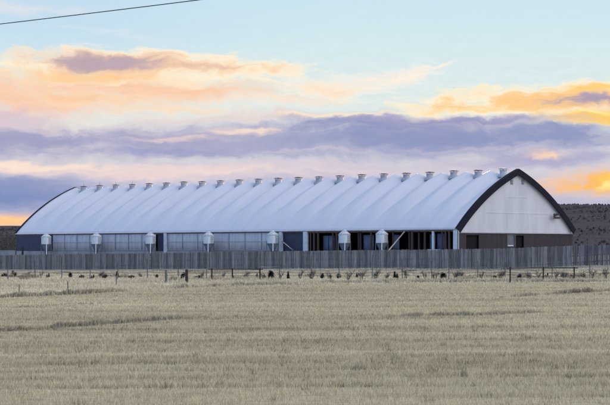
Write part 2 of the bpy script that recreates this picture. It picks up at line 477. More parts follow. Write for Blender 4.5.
# frame members pressing out through the fabric
def rib(x0, x1, z0, z1, d=.055):
    m = MB(); e = .10
    m.add([(x0,-.029,z0),(x1,-.029,z0),(x1,-.029,z1),(x0,-.029,z1),
           (x0+e,-.03-d,z0+e),(x1-e,-.03-d,z0+e),(x1-e,-.03-d,z1-e),(x0+e,-.03-d,z1-e)],
          [(0,1,5,4),(1,2,6,5),(2,3,7,6),(3,0,4,7),(4,5,6,7)], True)
    return m
def zg(py, px): return zpx(py, bw(gx(px), 0))
for (a, b, c, d) in ((486,548,212,214.2), (507,527,196.4,198.2)):
    rib(gx(a), gx(b), zg(d, 517), zg(c, 517)).build('gable_girt', M['gable'], gc)
for (a, c, d) in ((507,190,229), (517,186,229), (528,190,229)):
    rib(gx(a)-.16, gx(a)+.16, zg(d, a), zg(c, a), .03).build('gable_girt', M['gable'], gc)
for px in (511.5, 522.5):
    m = MB(); x = gx(px); z0, z1 = zg(184.3, px), zg(179.8, px)
    m.box(x-.24, x+.24, -.09, -.028, z0, z1)
    gv = m.build('gable_vent', M['galvdark'], barn)
    m = MB()
    for k in range(4):
        zz = z0+.08+k*(z1-z0-.12)/4
        m.box(x-.2, x+.2, -.12, -.088, zz, zz+.05)
    m.build('louvre', M['vent'], gv)
gb = gable(L, M['darkpanel'], 'gable_cover').build('gable_cover', M['gable'], barn)

# small dark sign at the right foot of the gable: panel with an illegible pale line of marks
m = MB(); sx0, sx1 = gx(553.8,.7), gx(559.8,.7); sz0, sz1 = zg(218.9, 557), zg(213.8, 557)
m.box(sx0, sx1, -.75, -.64, sz0, sz1); sgn = m.build('sign', M['signboard'], barn)
m = MB(); w_ = sx1-sx0; h_ = sz1-sz0
m.add([(sx0+.12*w_,-.756,sz0+.38*h_),(sx1-.1*w_,-.756,sz0+.34*h_),(sx1-.12*w_,-.756,sz0+.66*h_),(sx0+.55*w_,-.756,sz0+.62*h_)], [(0,1,2,3)])
m.build('sign_marking', M['signpaint'], sgn)

# end wall under the gable: ribbed steel between the openings
def ribwall(m, x0, x1, y, z0, z1, step=.3):
    n = max(1, int((x1-x0)/step)); s = (x1-x0)/n
    for i in range(n):
        a = x0+i*s
        m.box(a, a+s*.62, y-.05, y+.05, z0, z1); m.box(a+s*.62, a+s, y-.04, y+.05, z0, z1)
EW = MB()
d1, d2, wa, wb, d3, d4 = gx(466.3), gx(479), gx(507.6), gx(515.2), gx(516), gx(524)
for a, b in ((gx(459.5), d1), (d2, wa), (wb, d3), (d4, W-.1)): ribwall(EW, a, b, .06, -1.2, GZ-.06)
zt = zg(235.6, 516)
EW.box(d1, d2, .03, .11, zt+.02, GZ-.06); EW.box(wa, wb, .03, .11, zt+.1, GZ-.06); EW.box(d3, d4, .03, .11, zt, GZ-.06)
EW.box(wa, wb, .03, .11, -1.2, zg(246.6, 511))
EW.build('end_wall', M['endwall'], barn)
m = MB(); m.box(.2, W-.2, -.10, .0, GZ-.09, GZ-.02); m.build('gable_base_rail', M['vent'], barn)
for a, b in ((d1, d2), (d3, d4)):
    m = MB(); m.box(a+.02, b-.02, .30, .36, -1.2, zt); dr = m.build('door', M['dark'], barn)
    m = MB(); m.box(b-.28, b-.2, .25, .30, 1.6, 1.75); m.build('handle', M['galvdark'], dr)
m = MB(); m.box(wa+.02, wb-.02, .12, .16, zg(246.6,511), zt+.1); wn = m.build('window', M['glass'], barn)
m = MB(); m.box(wa+.1, wb-.35, .02, .13, zg(246.6,511)+.06, zg(245.5,511)+.05); m.build('window_sill', M['whitepost'], wn)
m = MB(); z0 = zg(246.6,511)
m.box(wa-.04, wa+.06, .0, .12, z0, zt+.1); m.box(wb-.06, wb+.04, .0, .12, z0, zt+.1); m.box(wa-.04, wb+.04, -.005, .115, zt+.08, zt+.16)
m.build('window_frame', M['post'], wn)

# long side: concrete stub wall, then curtains, dark bays, posts
ZC, ZT = 2.03, 4.62
m = MB(); m.box(.0, .25, .3, L-.05, -1.4, ZC); m.box(W-.25, W, .3, L-.05, -1.4, ZC); m.box(.25, W-.25, L-.3, L-.05, -1.4, ZC)
m.build('concrete_wall', M['concrete'], barn)
m = MB(); m.box(.02, .2, .3, L-.05, ZT, ZT+.18); m.build('eave_beam', M['eavebeam'], barn)
m = MB(); m.box(.3, W-.3, .5, L-.4, -.6, .2); m.build('bedding_floor', M['floor'], barn)
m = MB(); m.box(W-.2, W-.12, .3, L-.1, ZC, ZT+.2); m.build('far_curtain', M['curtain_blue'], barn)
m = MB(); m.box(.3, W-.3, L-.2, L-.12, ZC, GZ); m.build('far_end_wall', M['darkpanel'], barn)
def curtain(pa, pb, mat, x=.06, z0=ZC+.02, z1=ZT-.02, battens=True):
    ya, yb_ = sy(pb), sy(pa)                          # smaller y is nearer = larger px
    m = MB(); n = max(2, int((yb_-ya)/.35)); s = (yb_-ya)/n
    vs = []; fs = []
    for i in range(n+1):
        dx = .025*math.sin(i*1.9)+.02*math.sin(i*.7+pa)
        vs += [(x+dx, ya+i*s, z0), (x+dx*1.3, ya+i*s, (z0+z1)/2), (x+dx*.5, ya+i*s, z1)]
    for i in range(n):
        for k in (0,1): fs.append((i*3+k, i*3+k+1, i*3+k+4, i*3+k+3))
    m.add(vs, fs, True); c = m.build('side_curtain', mat, barn)
    sm = c.modifiers.new('thickness', 'SOLIDIFY'); sm.thickness = .02
    if battens:
        m = MB()
        for zz in (z0+.1, (z0+z1)/2+.05): m.box(x-.09, x-.05, ya+.05, yb_-.05, zz, zz+.07)
        m.build('curtain_batten', M['vent'], c)
        k = max(1, int((yb_-ya)/3.2))
        for i in range(1, k):
            m = MB(); m.box(x-.085, x-.05, ya+i*(yb_-ya)/k-.03, ya+i*(yb_-ya)/k+.03, z0+.18, z1)
            m.build('curtain_strap', M['galvdark'], c)
    return c
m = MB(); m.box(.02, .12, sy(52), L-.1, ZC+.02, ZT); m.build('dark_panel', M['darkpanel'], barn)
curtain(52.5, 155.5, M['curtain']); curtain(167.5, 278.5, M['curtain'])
m = MB(); m.box(.3, .36, sy(163), sy(156), ZC, ZT); m.build('dark_panel', M['darkpanel'], barn)  # dark sheet across an open gap, its colour standing in for interior shade
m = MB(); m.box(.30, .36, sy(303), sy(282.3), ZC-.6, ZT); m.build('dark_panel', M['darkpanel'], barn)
for px, w_ in ((165.2,.62),(280.6,.55),(305.3,.80),(455.6,.72)):
    m = MB(); y = sy(px); m.box(-.06, .24, y-w_/2, y+w_/2, ZC-.6, ZT+.1); m.build('side_post', M['whitepost'], barn)
for px in (310.0,313.5,317.5,332.4,336.0,355.6,357.6,370.5,378.0,392.5,406.4,411.5,416,424.2,441.6,445,448.5):
    m = MB(); y = sy(px); w_ = R.choice((.16,.2,.26)); xo = R.choice((.03, .03, .5)); m.box(xo, xo+.18, y-w_/2, y+w_/2, ZC-.1, ZT); m.build('timber_post', M['timber'], barn)
m = MB(); y = sy(432.6); m.box(.0, .2, y-.14, y+.14, ZC, ZT); m.build('side_post', M['whitepost'], barn)
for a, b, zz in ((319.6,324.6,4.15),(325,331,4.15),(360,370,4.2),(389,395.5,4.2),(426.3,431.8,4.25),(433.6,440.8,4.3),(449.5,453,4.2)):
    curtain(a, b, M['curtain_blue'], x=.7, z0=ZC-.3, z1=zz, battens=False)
for a, b in ((427.2,431.2),(434.4,440.2)):
    m = MB(); m.box(-.02, .22, sy(b), sy(a), ZC+.003, ZC+.26); m.build('ledge_block', M['whitepost'], barn)
m = MB(); m.box(-.05, .05, .25, sy(458.2), -1.2, ZE-.1); m.build('corner_panel', M['darkpanel'], barn)
for k in range(NB+1):                                   # steel trusses visible through the open bays
    if k*BAY > sy(300)+3: continue
    p = arch(24, -.22); m = MB(); yy = min(max(k*BAY, .12), L-.2)
    m.tube([(x+(.1 if x < W/2 else -.1), yy, z) for x, z, _, _ in p], .07, 6); m.build('truss', M['vent'], barn)

# ridge vents, one in the middle of every bay
def ridge_vent(y, white, k_):
    rr = random.Random(k_); zb = ZR-1.02+rr.uniform(-.04,.04); m = MB(); tx, ty = rr.uniform(-.03,.03), rr.uniform(-.03,.03)
    c = lambda z: (W/2+tx*z, y+ty*z, 0)
    m.lathe([(.85,zb),(.72,zb+.34),(.50,zb+.46),(.47,zb+.92)], 18, c(.4)); v = m.build('ridge_vent', M['ventwhite'] if white else M['vent'], barn)
    m = MB(); m.lathe([(.48,zb+.90),(.53,zb+.92),(.53,zb+.97),(.48,zb+.99)], 18, c(.9)); m.build('vent_rim', M['ventwhite'], v)
    m = MB(); m.lathe([(.66,zb+1.10),(.70,zb+1.13),(.32,zb+1.22),(.04,zb+1.26)], 18, c(1.2)); m.build('vent_cap', M['vent'] if white else M['ventcap'], v)
    for k in range(4):
        a = .6+k*math.pi/2; x = W/2+.44*math.cos(a); yy = y+.44*math.sin(a); m = MB(); m.tube([(x,yy,zb+.88),(x,yy,zb+1.15)], .025, 5)
        m.build('cap_bracket', M['galvdark'], v)
    if y > L*.8:
        m = MB(); m.tube([(W/2,y,zb+1.24),(W/2,y,zb+1.7)], .02, 5); m.build('finial', M['galvdark'], v)
for b in range(NB): ridge_vent((b+.5)*BAY, b == 0, b)

# concrete bunker wall running on from the barn's far end, with a post
o_ = bw(0.06, L+.7)
t = empty('concrete_wall', o_, RZ); tag(t, 'low grey concrete wall continuing left from the far end of the barn', 'wall')
m = MB()
for k in range(8): m.box(0, .3, k*3.0+.01, k*3.0+2.99, -2.0, 2.08 - .03*(k % 2))
m.build('wall_panel', M['concrete'], t)
m = MB(); m.box(-.06, .36, 0, 24, 2.085, 2.16); m.build('coping', M['concrete'], t)
p = bw(-1.6, sy(22.6, 1.6)); m = MB(); m.box(-.14, .14, -.14, .14, -.8, zpx(247.8, p)); m.box(-.17, .17, -.17, .17, zpx(247.8, p), zpx(247.8, p)+.08)
po = m.build('post', M['postdark']); po.location = (p.x, p.y, 0); tag(po, 'short dark post in front of the concrete wall near the barn\'s far left corner', 'post')

# ------------------------------------------------------------------ feed bins
def make_bin():
    t = empty('feed_bin', (0,0,0)); zb, r = 3.10, .76
    m = MB(); pr = [(r, zb)]
    for k in range(7):
        z = zb+.02+k*.155
        pr += [(r+.012, z+.03), (r+.012, z+.09), (r-.004, z+.12)]
    pr += [(r, zb+1.14)]
    m.lathe(pr, 26); m.build('bin_body', M['galv'], t)
    m = MB(); m.lathe([(r+.03, zb+1.10),(r+.06, zb+1.13),(r+.02, zb+1.17)], 26); m.build('eave_ring', M['galvlight'], t)
    m = MB(); m.lathe([(r+.05, zb+1.145),(.26, zb+1.62)], 26); rf = m.build('bin_roof', M['galv'], t)
    m = MB()
    for k in range(12):
        a = 2*math.pi*k/12+.13
        m.tube([((r+.05)*math.cos(a),(r+.05)*math.sin(a),zb+1.165),(.26*math.cos(a),.26*math.sin(a),zb+1.635)], .028, 5)
    m.build('roof_rib', M['galvlight'], rf)
    m = MB(); m.lathe([(.25, zb+1.60),(.29, zb+1.62),(.29, zb+1.74),(.20, zb+1.80),(.03, zb+1.82)], 18); m.build('lid', M['galv'], rf)
    m = MB(); m.lathe([(.17, zb-1.30),(.19, zb-1.22),(r-.02, zb-.01)], 26); m.build('hopper', M['galvdark'], t)  # hopper in a darker steel tone than the bin body
    m = MB(); m.box(-.22, .22, -.22, .22, zb-1.62, zb-1.30); m.build('auger_boot', M['galvdark'], t)
    for k in range(4):
        a = k*math.pi/2 - math.pi/2; x, y = (r+.02)*math.cos(a), (r+.02)*math.sin(a)
        m = MB(); m.box(x-.055, x+.055, y-.055, y+.055, -.9, zb+.35); m.build('leg', M['galvlight'] if k == 0 else M['galvdark'], t)  # legs alike: lit tone on the front one, shade coloured onto the rest
    m = MB()
    for zz in (1.3,):
        q = [((r+.02)*math.cos(k*math.pi/2), (r+.02)*math.sin(k*math.pi/2), zz) for k in range(5)]
        m.tube(q, .03, 5)
    m.build('brace', M['galvdark'], t)
    m = MB(); a = math.radians(-52); c, s = math.cos(a), math.sin(a)
    for o in (-.16, .16): m.tube([((r+.1)*c-o*s, (r+.1)*s+o*c, zb-1.4), ((r+.1)*c-o*s, (r+.1)*s+o*c, zb+1.1)], .02, 5)
    for k in range(9): m.tube([((r+.1)*c+.16*s, (r+.1)*s-.16*c, zb-1.3+k*.28), ((r+.1)*c-.16*s, (r+.1)*s+.16*c, zb-1.3+k*.28)], .015, 4)
    m.build('ladder', M['galvdark'], t)
    return t
binl = [(46.2,'silver feed bin farthest left, before the dark panel at the barn\'s far end',.99),
        (96.2,'silver feed bin standing alone before the left curtain wall, second from the left',.99),
        (150.3,'silver feed bin just left of the narrow dark gap in the barn side',.99),
        (208.5,'silver feed bin halfway along the right-hand curtain wall of the barn',.98),
        (272.6,'silver feed bin just left of the white post where the curtain wall ends',1.0),
        (344.4,'silver feed bin in front of the dark open bays, left one of two there',1.0),
        (381.8,'silver feed bin nearest the leaning pale auger tube, before the open bays',1.0)]
b0 = make_bin()
for i, (px, lab, s_) in enumerate(binl):
    p = bw(-1.7, sy(px, 1.7)); ang = math.atan2(p.x, p.y)
    t = b0 if i == 0 else copy_thing(b0, p, 0)
    t.location = (p.x, p.y, 0); t.rotation_euler = (0, 0, -ang+R.uniform(-.08,.08)); t.scale = (s_*1.03, s_*1.03, 1)
    tag(t, lab, 'feed bin', 'feed bins along the barn side')

def auger(pa, za, pb, zb_, off, rad, name, lab):
    a = bw(-off, sy(pa, off)); b = bw(.05-off*.2, sy(pb, off*.2)); a.z = zpx(za, a); b.z = zpx(zb_, b)
    d = (b-a)
    a2 = a - d*.45
    t = empty(name, a2); m = MB(); m.tube([(0,0,0), b-a2], rad, 10); m.build('tube', M['auger'], t)
    m = MB(); m.tube([(b-a2)*.985, (b-a2)*1.0+Vector((0,0,.02))], rad*1.5, 10); m.build('spout', M['galvdark'], t)
    m = MB(); q = Vector(d).normalized()*.3; m.tube([-q, q], rad*1.7, 10); m.build('hopper', M['galvdark'], t)
    tag(t, lab, 'auger')
auger(388.8, 250.3, 404.6, 231.2, 2.2, .085, 'auger', 'long pale auger tube leaning up to the eave right of the last feed bin')
auger(289.6, 247.4, 282.2, 241.6, .5, .07, 'auger', 'short pale tube slanting across the blue-dark bay between two white posts')

# ------------------------------------------------------------------ board fences
OFF = 15.0
SB = [(-60,.95),(-42,.75),(-36,.70),(-31.5,.50),(-29,.18),(-21,-.03),(-10.6,-.07),(16.4,-.19),(78,-.74),(140,-.9)]
ST_ = [(-60,2.85),(-40,2.76),(-29.9,2.66),(-21,2.37),(-10.6,2.25),(16.4,2.05),(78,1.41),(140,1.15)]
fo = A0 - V*OFF
def fpt(s, off=0): return fo + U*s - V*off
def fz(s, T): return float(np.interp(s, [a for a,_ in T], [b for _,b in T]))
def board_fence(s0, s1, pitch, mats, name, lab, seed):
    rr = random.Random(seed)
    t = empty(name, fpt(s0)); tag(t, lab, 'fence')
    o = fpt(s0); npan = max(1, round((s1-s0)/pitch)); pl = (s1-s0)/npan
    for k in range(npan):
        a = s0+k*pl; m = MB(); s = a+.02
        dz = rr.uniform(-.03, .03)
        while s < a+pl-.05:
            w = min(rr.choice((.10,.14,.14,.19)), a+pl-.02-s); h = fz(s, ST_)+dz+rr.gauss(0, .022); zb = fz(s, SB)-.12+rr.uniform(0,.12)
            q = fpt(s, rr.uniform(-.012,.012)) - o; q.z = zb
            lean = rr.gauss(0, .006)
            m.obox(q, U*w, V*.024, Vector((U.x*lean, U.y*lean, h-zb)))
            s += w+rr.choice((.012,.02,.03,.045))
        m.build('board_panel', mats[0], t)
        m = MB()
        for hz in (.18, .5, .84):
            q = fpt(a, -.032)-o; z0 = fz(a,SB)+(fz(a,ST_)-fz(a,SB))*hz; z1 = fz(a+pl,SB)+(fz(a+pl,ST_)-fz(a+pl,SB))*hz
            q.z = z0; m.obox(q, U*pl+Vector((0,0,z1-z0)), V*.05, Vector((0,0,.14)))
        m.build('fence_rail', mats[1], t)
    for k in range(npan+1):
        a = s0+k*pl; q = fpt(a, -.10)-o; m = MB(); z1 = fz(a, ST_)+rr.uniform(-.05,.12)
        m.tube([(q.x+V.x*.09, q.y+V.y*.09, fz(a,SB)-.6), (q.x+V.x*.09, q.y+V.y*.09, z1)], .085, 9); m.build('fence_post', mats[1], t)
    return t
board_fence(-29.9, 118, 4.9, (M['board'], M['post']), 'board_fence', 'long weathered grey vertical board windbreak fence in front of the barn', 5)
board_fence(-58, -30.0, 4.7, (M['board2'], M['post']), 'board_fence', 'darker brownish vertical board fence right of the barn, below the hillside', 6)

# ------------------------------------------------------------------ wire fence in front of the boards
wl = [-20,8,35.6,61.8,90.2,117.4,147.6,178.5,206.5,260.5,279.8,311,339,372,402.5,432,448.8,478,505,552,590,628]
t = empty('wire_fence', on_ground(300, 279)); tag(t, 'thin wire fence on tall slim posts in front of the board fence', 'fence')
o = t.location.copy(); tops = []
for i, px in enumerate(wl):
    g = on_ground(px, 278.9 + .6*math.sin(i*1.7)); h = 1.25 + .65*R.random()
    m = MB(); le = R.gauss(0,.03)
    m.tube([(g.x-o.x, g.y-o.y, g.z-o.z-.3), (g.x-o.x+le, g.y-o.y, g.z-o.z+h)], [.042,.034], 7); m.build('fence_post', M['stake'], t)
    tops.append((g-o, h))
for hz in (.28, .50, .72, .95):
    m = MB(); pts = []
    for i in range(len(tops)-1):
        a, b = tops[i][0], tops[i+1][0]
        for k in range(4):
            f = k/4; q = a.lerp(b, f); pts.append((q.x, q.y, q.z+hz-.06*4*f*(1-f)))
    m.tube(pts, .010 if hz != .50 else .016, 4); m.build('wire', M['wire'], t)

# rail frames (posts with one top rail)
def rail_frame(posts, topy, bases, lab, r=.055):
    P = [on_ground(px, by) for px, by in zip(posts, bases)]
    t = empty('rail_frame', P[0]); tag(t, lab, 'rail fence'); o = P[0]
    tp = []
    for p, px in zip(P, posts):
        z = zpx(topy-.3, p); m = MB(); m.tube([(p.x-o.x, p.y-o.y, p.z-o.z-.4), (p.x-o.x, p.y-o.y, z-o.z+.02)], [r, r*.9], 9); m.build('post', M['postdark'], t)
        tp.append((p.x-o.x, p.y-o.y-.1, zpx(topy+.4, p)-o.z))
    m = MB(); m.tube([(tp[0][0]-.25, tp[0][1], tp[0][2])] + tp[1:-1] + [(tp[-1][0]+.25, tp[-1][1], tp[-1][2])], r*.6, 8); m.build('top_rail', M['postdark'], t)
    m = MB()
    for hz in (.45, .8):
        m.tube([(a[0], a[1]+.1, (P[i].z-o.z)+hz*.7) for i, a in enumerate(tp)], .012, 4)
    m.build('wire', M['wire'], t)
rail_frame((211.8, 232.4, 259.9), 268.8, (280.2, 279.8, 279.9), 'dark timber rail frame on three posts left of centre, right of the two thick posts')
rail_frame((510.2, 543.3, 574.2), 267.5, (282.6, 280.6, 281.4), 'dark timber rail frame on three posts below the barn\'s gable end')

# thick posts and stakes
def thick_post(px, top, base, w, mat, lab, name='gate_post'):
    p = on_ground(px, base); z = zpx(top, p); r = w/2/F*p.y; m = MB()
    m.tube([(0,0,-.4),(0,0,z-p.z-.04),(0,0,z-p.z)], [r*1.05, r, r*.75], 12); ob = m.build(name, mat); ob.location = p
    tag(ob, lab, 'post', 'thick gate posts' if name == 'gate_post' else 'slim stakes at the field edge')
thick_post(166.1, 269.9, 283.0, 2.5, M['post'], 'thick grey-brown wooden post, left one of the pair of thick posts')
thick_post(186.7, 269.3, 282.8, 2.9, M['postdark'], 'thick nearly black wooden post, right one of the pair of thick posts')
thick_post(19.2, 284.2, 296.0, 1.1, M['stake'], 'thin grey stake in the grass, leftmost of three at the field edge', 'stake')
thick_post(67.8, 281.2, 291.6, 1.1, M['stake'], 'thin grey stake in the grass, middle one of three at the field edge', 'stake')
thick_post(116.4, 275.6, 286.2, 1.2, M['stake'], 'thin dark stake in the grass, rightmost of three at the field edge', 'stake')

# ------------------------------------------------------------------ small evergreens along the wire fence
def make_shrub(seed, habit):
    """habit: 0 cone, 1 round mound, 2 ragged low, 3 lopsided twin-topped, 4 wide flat"""
    rr = random.Random(seed); t = empty('evergreen_shrub', (0,0,0)); m = MB()
    lobes = {0: [(0,0,.50,1.0)], 1: [(0,0,.50,.92),(.12,.1,.42,1.0)], 2: [(-.25,0,.30,.75),(.2,.1,.32,1.0),(.05,-.2,.25,.6)],
             3: [(-.18,0,.34,1.0),(.24,.05,.26,.68)], 4: [(-.3,0,.26,.8),(.0,.1,.3,1.0),(.3,-.05,.26,.66)]}[habit]
    for (lx, ly, lr, lh) in lobes:
        for _ in range(int(460*lr/.5)):
            z = rr.random()**.85; prof_ = (1-z*.85) if habit in (0, 3) else math.sqrt(max(.04, 1-(1.6*z-.6)**2))
            rad = lr*prof_*rr.uniform(.3,1.05); a = rr.uniform(0, 6.283)
            if rr.random() < .12: rad *= 1.35
            c = Vector((lx+rad*math.cos(a), ly+rad*math.sin(a), .03+z*lh*.95)); d = Vector((math.cos(a)*.7, math.sin(a)*.7, rr.uniform(-.1,.9))).normalized()
            s_ = d.cross(Vector((0,0,1))).normalized()*rr.uniform(.02,.045); l = rr.uniform(.08,.19)
            m.add([c-s_, c+s_, c+d*l], [(0,1,2)])
        m.lathe([(.02,.02),(lr*.55,.12*lh),(lr*.5,.45*lh),(lr*.2,.75*lh),(.02,.88*lh)], 8, (lx, ly, 0), smooth=False)
    m.build('foliage', M['evergreen'], t)
    m = MB(); m.tube([(0,0,-.1),(0,0,.4)], [.035,.02], 6); m.build('stem', M['trunk'], t)
    return t
SHR = [(4.3,277.3,5.0,3.6,'low dark evergreen shrub at the left edge of the photo, lower than its neighbour'),
 (14.2,277.4,5.2,5.6,'tall rounded dark evergreen shrub, second from the left edge, below the short post'),
 (48,277.6,3.6,3.6,'small dark evergreen shrub directly below the leftmost feed bin'),
 (70.6,277.7,4.0,4.2,'dark evergreen shrub right of the leftmost bin, above the middle stake'),
 (81.6,278.3,4.4,3.0,'flat dark evergreen shrub left of the second feed bin from the left'),
 (92.8,278.6,4.0,3.2,'dark evergreen shrub just left of below the second feed bin'),
 (104.7,278.2,4.4,3.2,'dark evergreen shrub a little right of the second feed bin'),
 (117.5,278.0,4.6,5.4,'taller dark evergreen shrub behind the rightmost of the three stakes'),
 (131.4,278.4,5.4,2.8,'wide low dark evergreen shrub midway between the second and third feed bins'),
 (156.6,278.2,3.4,3.2,'small dark evergreen shrub left of the two thick posts'),
 (183.2,278.6,5.2,5.2,'dark evergreen shrub touching the left of the nearly black thick post'),
 (197.5,278.8,6.2,3.0,'wide low dark evergreen shrub between the black thick post and the left rail frame'),
 (211.5,278.6,3.6,3.0,'dark evergreen shrub at the left post of the left rail frame'),
 (234.2,279.4,4.6,3.2,'dark evergreen shrub by the middle post of the left rail frame'),
 (256.6,278.8,4.6,4.4,'dark evergreen shrub just inside the right post of the left rail frame'),
 (271.6,279.0,6.6,7.0,'largest round dark evergreen shrub, below the fifth feed bin'),
 (288.4,279.0,5.2,6.2,'tall dark evergreen shrub below the blue-dark bay between white posts'),
 (322,278.6,5.4,4.4,'dark evergreen shrub left of below the feed bin at the open bays'),
 (338.8,278.6,5.0,4.2,'dark evergreen shrub almost below the left bin of the open bays'),
 (357,278.4,3.0,4.6,'narrow dark evergreen shrub between the two bins of the open bays'),
 (395.6,278.8,5.6,6.0,'big dark evergreen shrub below the leaning auger tube'),
 (417.8,278.8,3.2,2.8,'tiny dark evergreen shrub left of the widest shrub'),
 (443.6,278.8,9.0,5.4,'widest dark evergreen shrub, sprawling left of the white corner post'),
 (468.8,278.8,5.8,3.2,'low dark evergreen shrub below the gable\'s left black doorway'),
 (494,279.4,5.2,3.2,'low dark evergreen shrub left of the right rail frame'),
 (519.8,278.6,5.2,4.2,'dark evergreen shrub inside the left half of the right rail frame'),
 (546.6,278.4,4.2,4.4,'dark evergreen shrub beside the middle post of the right rail frame'),
 (571.4,278.6,4.6,3.4,'dark evergreen shrub against the right post of the right rail frame'),
 (600,277.0,3.0,2.6,'tiny dark evergreen shrub near the right edge of the photo, past the rail frame')]
protos = [make_shrub(20+h, h) for h in range(5)]; used = [False]*5; ki = [0]*2
for i, (px, py, w, h, lab) in enumerate(SHR):
    k = (4, 2)[i % 2] if w/h > 1.35 else ((0, 3, 1)[i % 3] if h/w > 1.1 else (1, 2, 3)[i % 3]); p = on_ground(px, py)
    t = protos[k] if not used[k] else copy_thing(protos[k], p, 0)
    used[k] = True; t.location = p; t.rotation_euler = (0,0,R.uniform(0,6.28)); sc_ = p.y/F
    t.scale = (w*sc_*1.3, w*sc_*1.3, h*sc_*1.22); tag(t, lab, 'shrub', 'small evergreens along the wire fence')

for k in range(5):
    if not used[k]:
        for c_ in list(protos[k].children): bpy.data.objects.remove(c_)
        bpy.data.objects.remove(protos[k])

# ------------------------------------------------------------------ bare saplings
def make_sapling(seed, h=1.0):
    rr = random.Random(seed); t = empty('bare_sapling', (0,0,0)); m = MB(); br = MB()
    def grow(mb, p, d, l, r, lv):
        q = p + d*l; mid = p + d*l*.5 + Vector((rr.gauss(0,.03*l), rr.gauss(0,.03*l), 0))
        mb.tube([p, mid, q], [r, r*.8, r*.55], 4, False)
        if lv == 0: return
        for _ in range(rr.choice((2,3,4))):
            a = rr.uniform(0, 6.283); sp = rr.uniform(.35,.8)
            nd = (d + Vector((math.cos(a)*sp, math.sin(a)*sp, rr.uniform(-.1,.3)))).normalized()
            grow(br, p + d*l*rr.uniform(.25,1.0), nd, l*rr.uniform(.45,.75), r*.6, lv-1)
    for _ in range(rr.choice((5,6,8))):
        a = rr.uniform(0,6.283); grow(m, Vector((rr.gauss(0,.06),rr.gauss(0,.06),-.08)), Vector((math.cos(a)*.32, math.sin(a)*.32, 1)).normalized(), h*.5, .019*h, 3)
    m.build('stem', M['trunk'], t); br.build('twigs', M['twig'], t)
    return t
SAP = [(28,277.4,7,'just right of the second shrub from the left edge'),(41,277.6,7,'just left of the shrub below the leftmost feed bin'),
 (101,277.8,7,'between the two shrubs flanking the second feed bin'),(141,277.8,6,'left of the third feed bin, above bare verge'),
 (201.5,279.2,8,'just right of the wide low shrub before the left rail frame'),(223,279,8,'inside the left half of the left rail frame'),
 (246,279,8,'inside the right half of the left rail frame'),(264,279.3,8,'between the left rail frame and the largest round shrub'),
 (281,279.6,9,'right of the largest round shrub'),(300,279.4,10,'below the white post right of the blue-dark bay'),(311.5,279,9,'left of the shrub below the open bays'),
 (330,279.2,8,'between the two shrubs by the left open-bay bin'),(348.6,281.5,12,'tall, right of the left open-bay bin'),(362,279.6,11,'tall, just right of the narrow shrub'),
 (376,279.2,10,'below the right open-bay bin'),(386,279.6,8,'left of the big shrub below the auger'),(406.5,279.4,11,'right of the big shrub below the auger'),
 (425,279.4,9,'between the tiny shrub and the widest shrub'),(435,279.2,8,'touching the left side of the widest shrub'),(455,279.6,10,'right of the widest shrub, below the white corner post'),
 (462,279.2,9,'just left of the shrub below the black doorway'),(481,279.4,9,'right of the shrub below the black doorway'),(501,279.4,9,'just left of the left post of the right rail frame'),
 (530,279.6,9,'inside the left half of the right rail frame, right of its shrub'),(538,279.6,9,'just left of the middle post of the right rail frame'),(556,279.6,10,'inside the right half of the right rail frame'),
 (564,279.2,8,'left of the shrub at the right rail frame\'s end post'),(583,278.6,8,'first right of the right rail frame'),(592.5,279,11,'tall, right of the right rail frame, left of the tiny last shrub'),
 (606,279.6,13,'densest, at the right edge of the photo')]
sp = [make_sapling(s) for s in (31,32,33,34)]; used = [False]*4
for i, (px, py, hp, lab) in enumerate(SAP):
    k = i % 4; p = on_ground(px, py); t = sp[k] if not used[k] else copy_thing(sp[k], p)
    used[k] = True; t.location = p; t.rotation_euler = (0,0,R.uniform(0,6.28)); s_ = hp/F*p.y*1.25; t.scale = (s_*1.05, s_*1.05, s_)
    tag(t, 'leafless grey sapling ' + lab, 'sapling', 'bare saplings along the wire fence')

# a pale stone in the grass right of the rail frame
m = MB(); vs = []; 
import bmesh
bm = bmesh.new(); bmesh.ops.create_icosphere(bm, subdivisions=2, radius=1)
for v in bm.verts: v.co *= 1+.25*mnoise.noise(v.co*1.7)
me = bpy.data.meshes.new('stone'); bm.to_mesh(me); bm.free(); me.materials.append(M['concrete'])
st = bpy.data.objects.new('stone', me); COL.objects.link(st); st.location = on_ground(581.5, 275.2); st.scale = (.22,.16,.10)
tag(st, 'pale stone lying in the verge grass right of the right rail frame', 'stone')

# ------------------------------------------------------------------ bare trees at the far left behind the barn
for (px, Yt, hh, lab, sd) in ((-3, 325, 4.6, 'leafless dark bushy tree at the left edge of the photo beyond the concrete wall', 51), (5.5, 335, 5.4, 'leafless greyish bushy tree midway between the left edge and the barn\'s far corner', 52), (13.0, 322, 5.0, 'leafless dark bushy tree touching the far left corner of the barn', 53)):
    t = make_sapling(sd); t.name = 'bare_tree'; X = (px-CX)/F*Yt
    t.location = (X, Yt, -.6); s_ = hh; t.scale = (s_*1.2, s_*1.2, s_)
    tag(t, lab, 'tree', 'bare trees left of the barn')
    rr = random.Random(sd); m = MB()
    for _ in range(700):
        a = rr.uniform(0,6.283); r_ = .42*rr.random()**.5; z = .2+.85*rr.random(); c = Vector((r_*math.cos(a)*(1.2-z*.5), r_*math.sin(a)*(1.2-z*.5), z))
        d = Vector((rr.gauss(0,.6), rr.gauss(0,.6), rr.uniform(.2,1))).normalized()*rr.uniform(.06,.14); s_ = d.cross(Vector((0,1,.2))).normalized()*.008
        m.add([c-s_, c+s_, c+d], [(0,1,2)])
    m.build('crown', M['twig'], t)

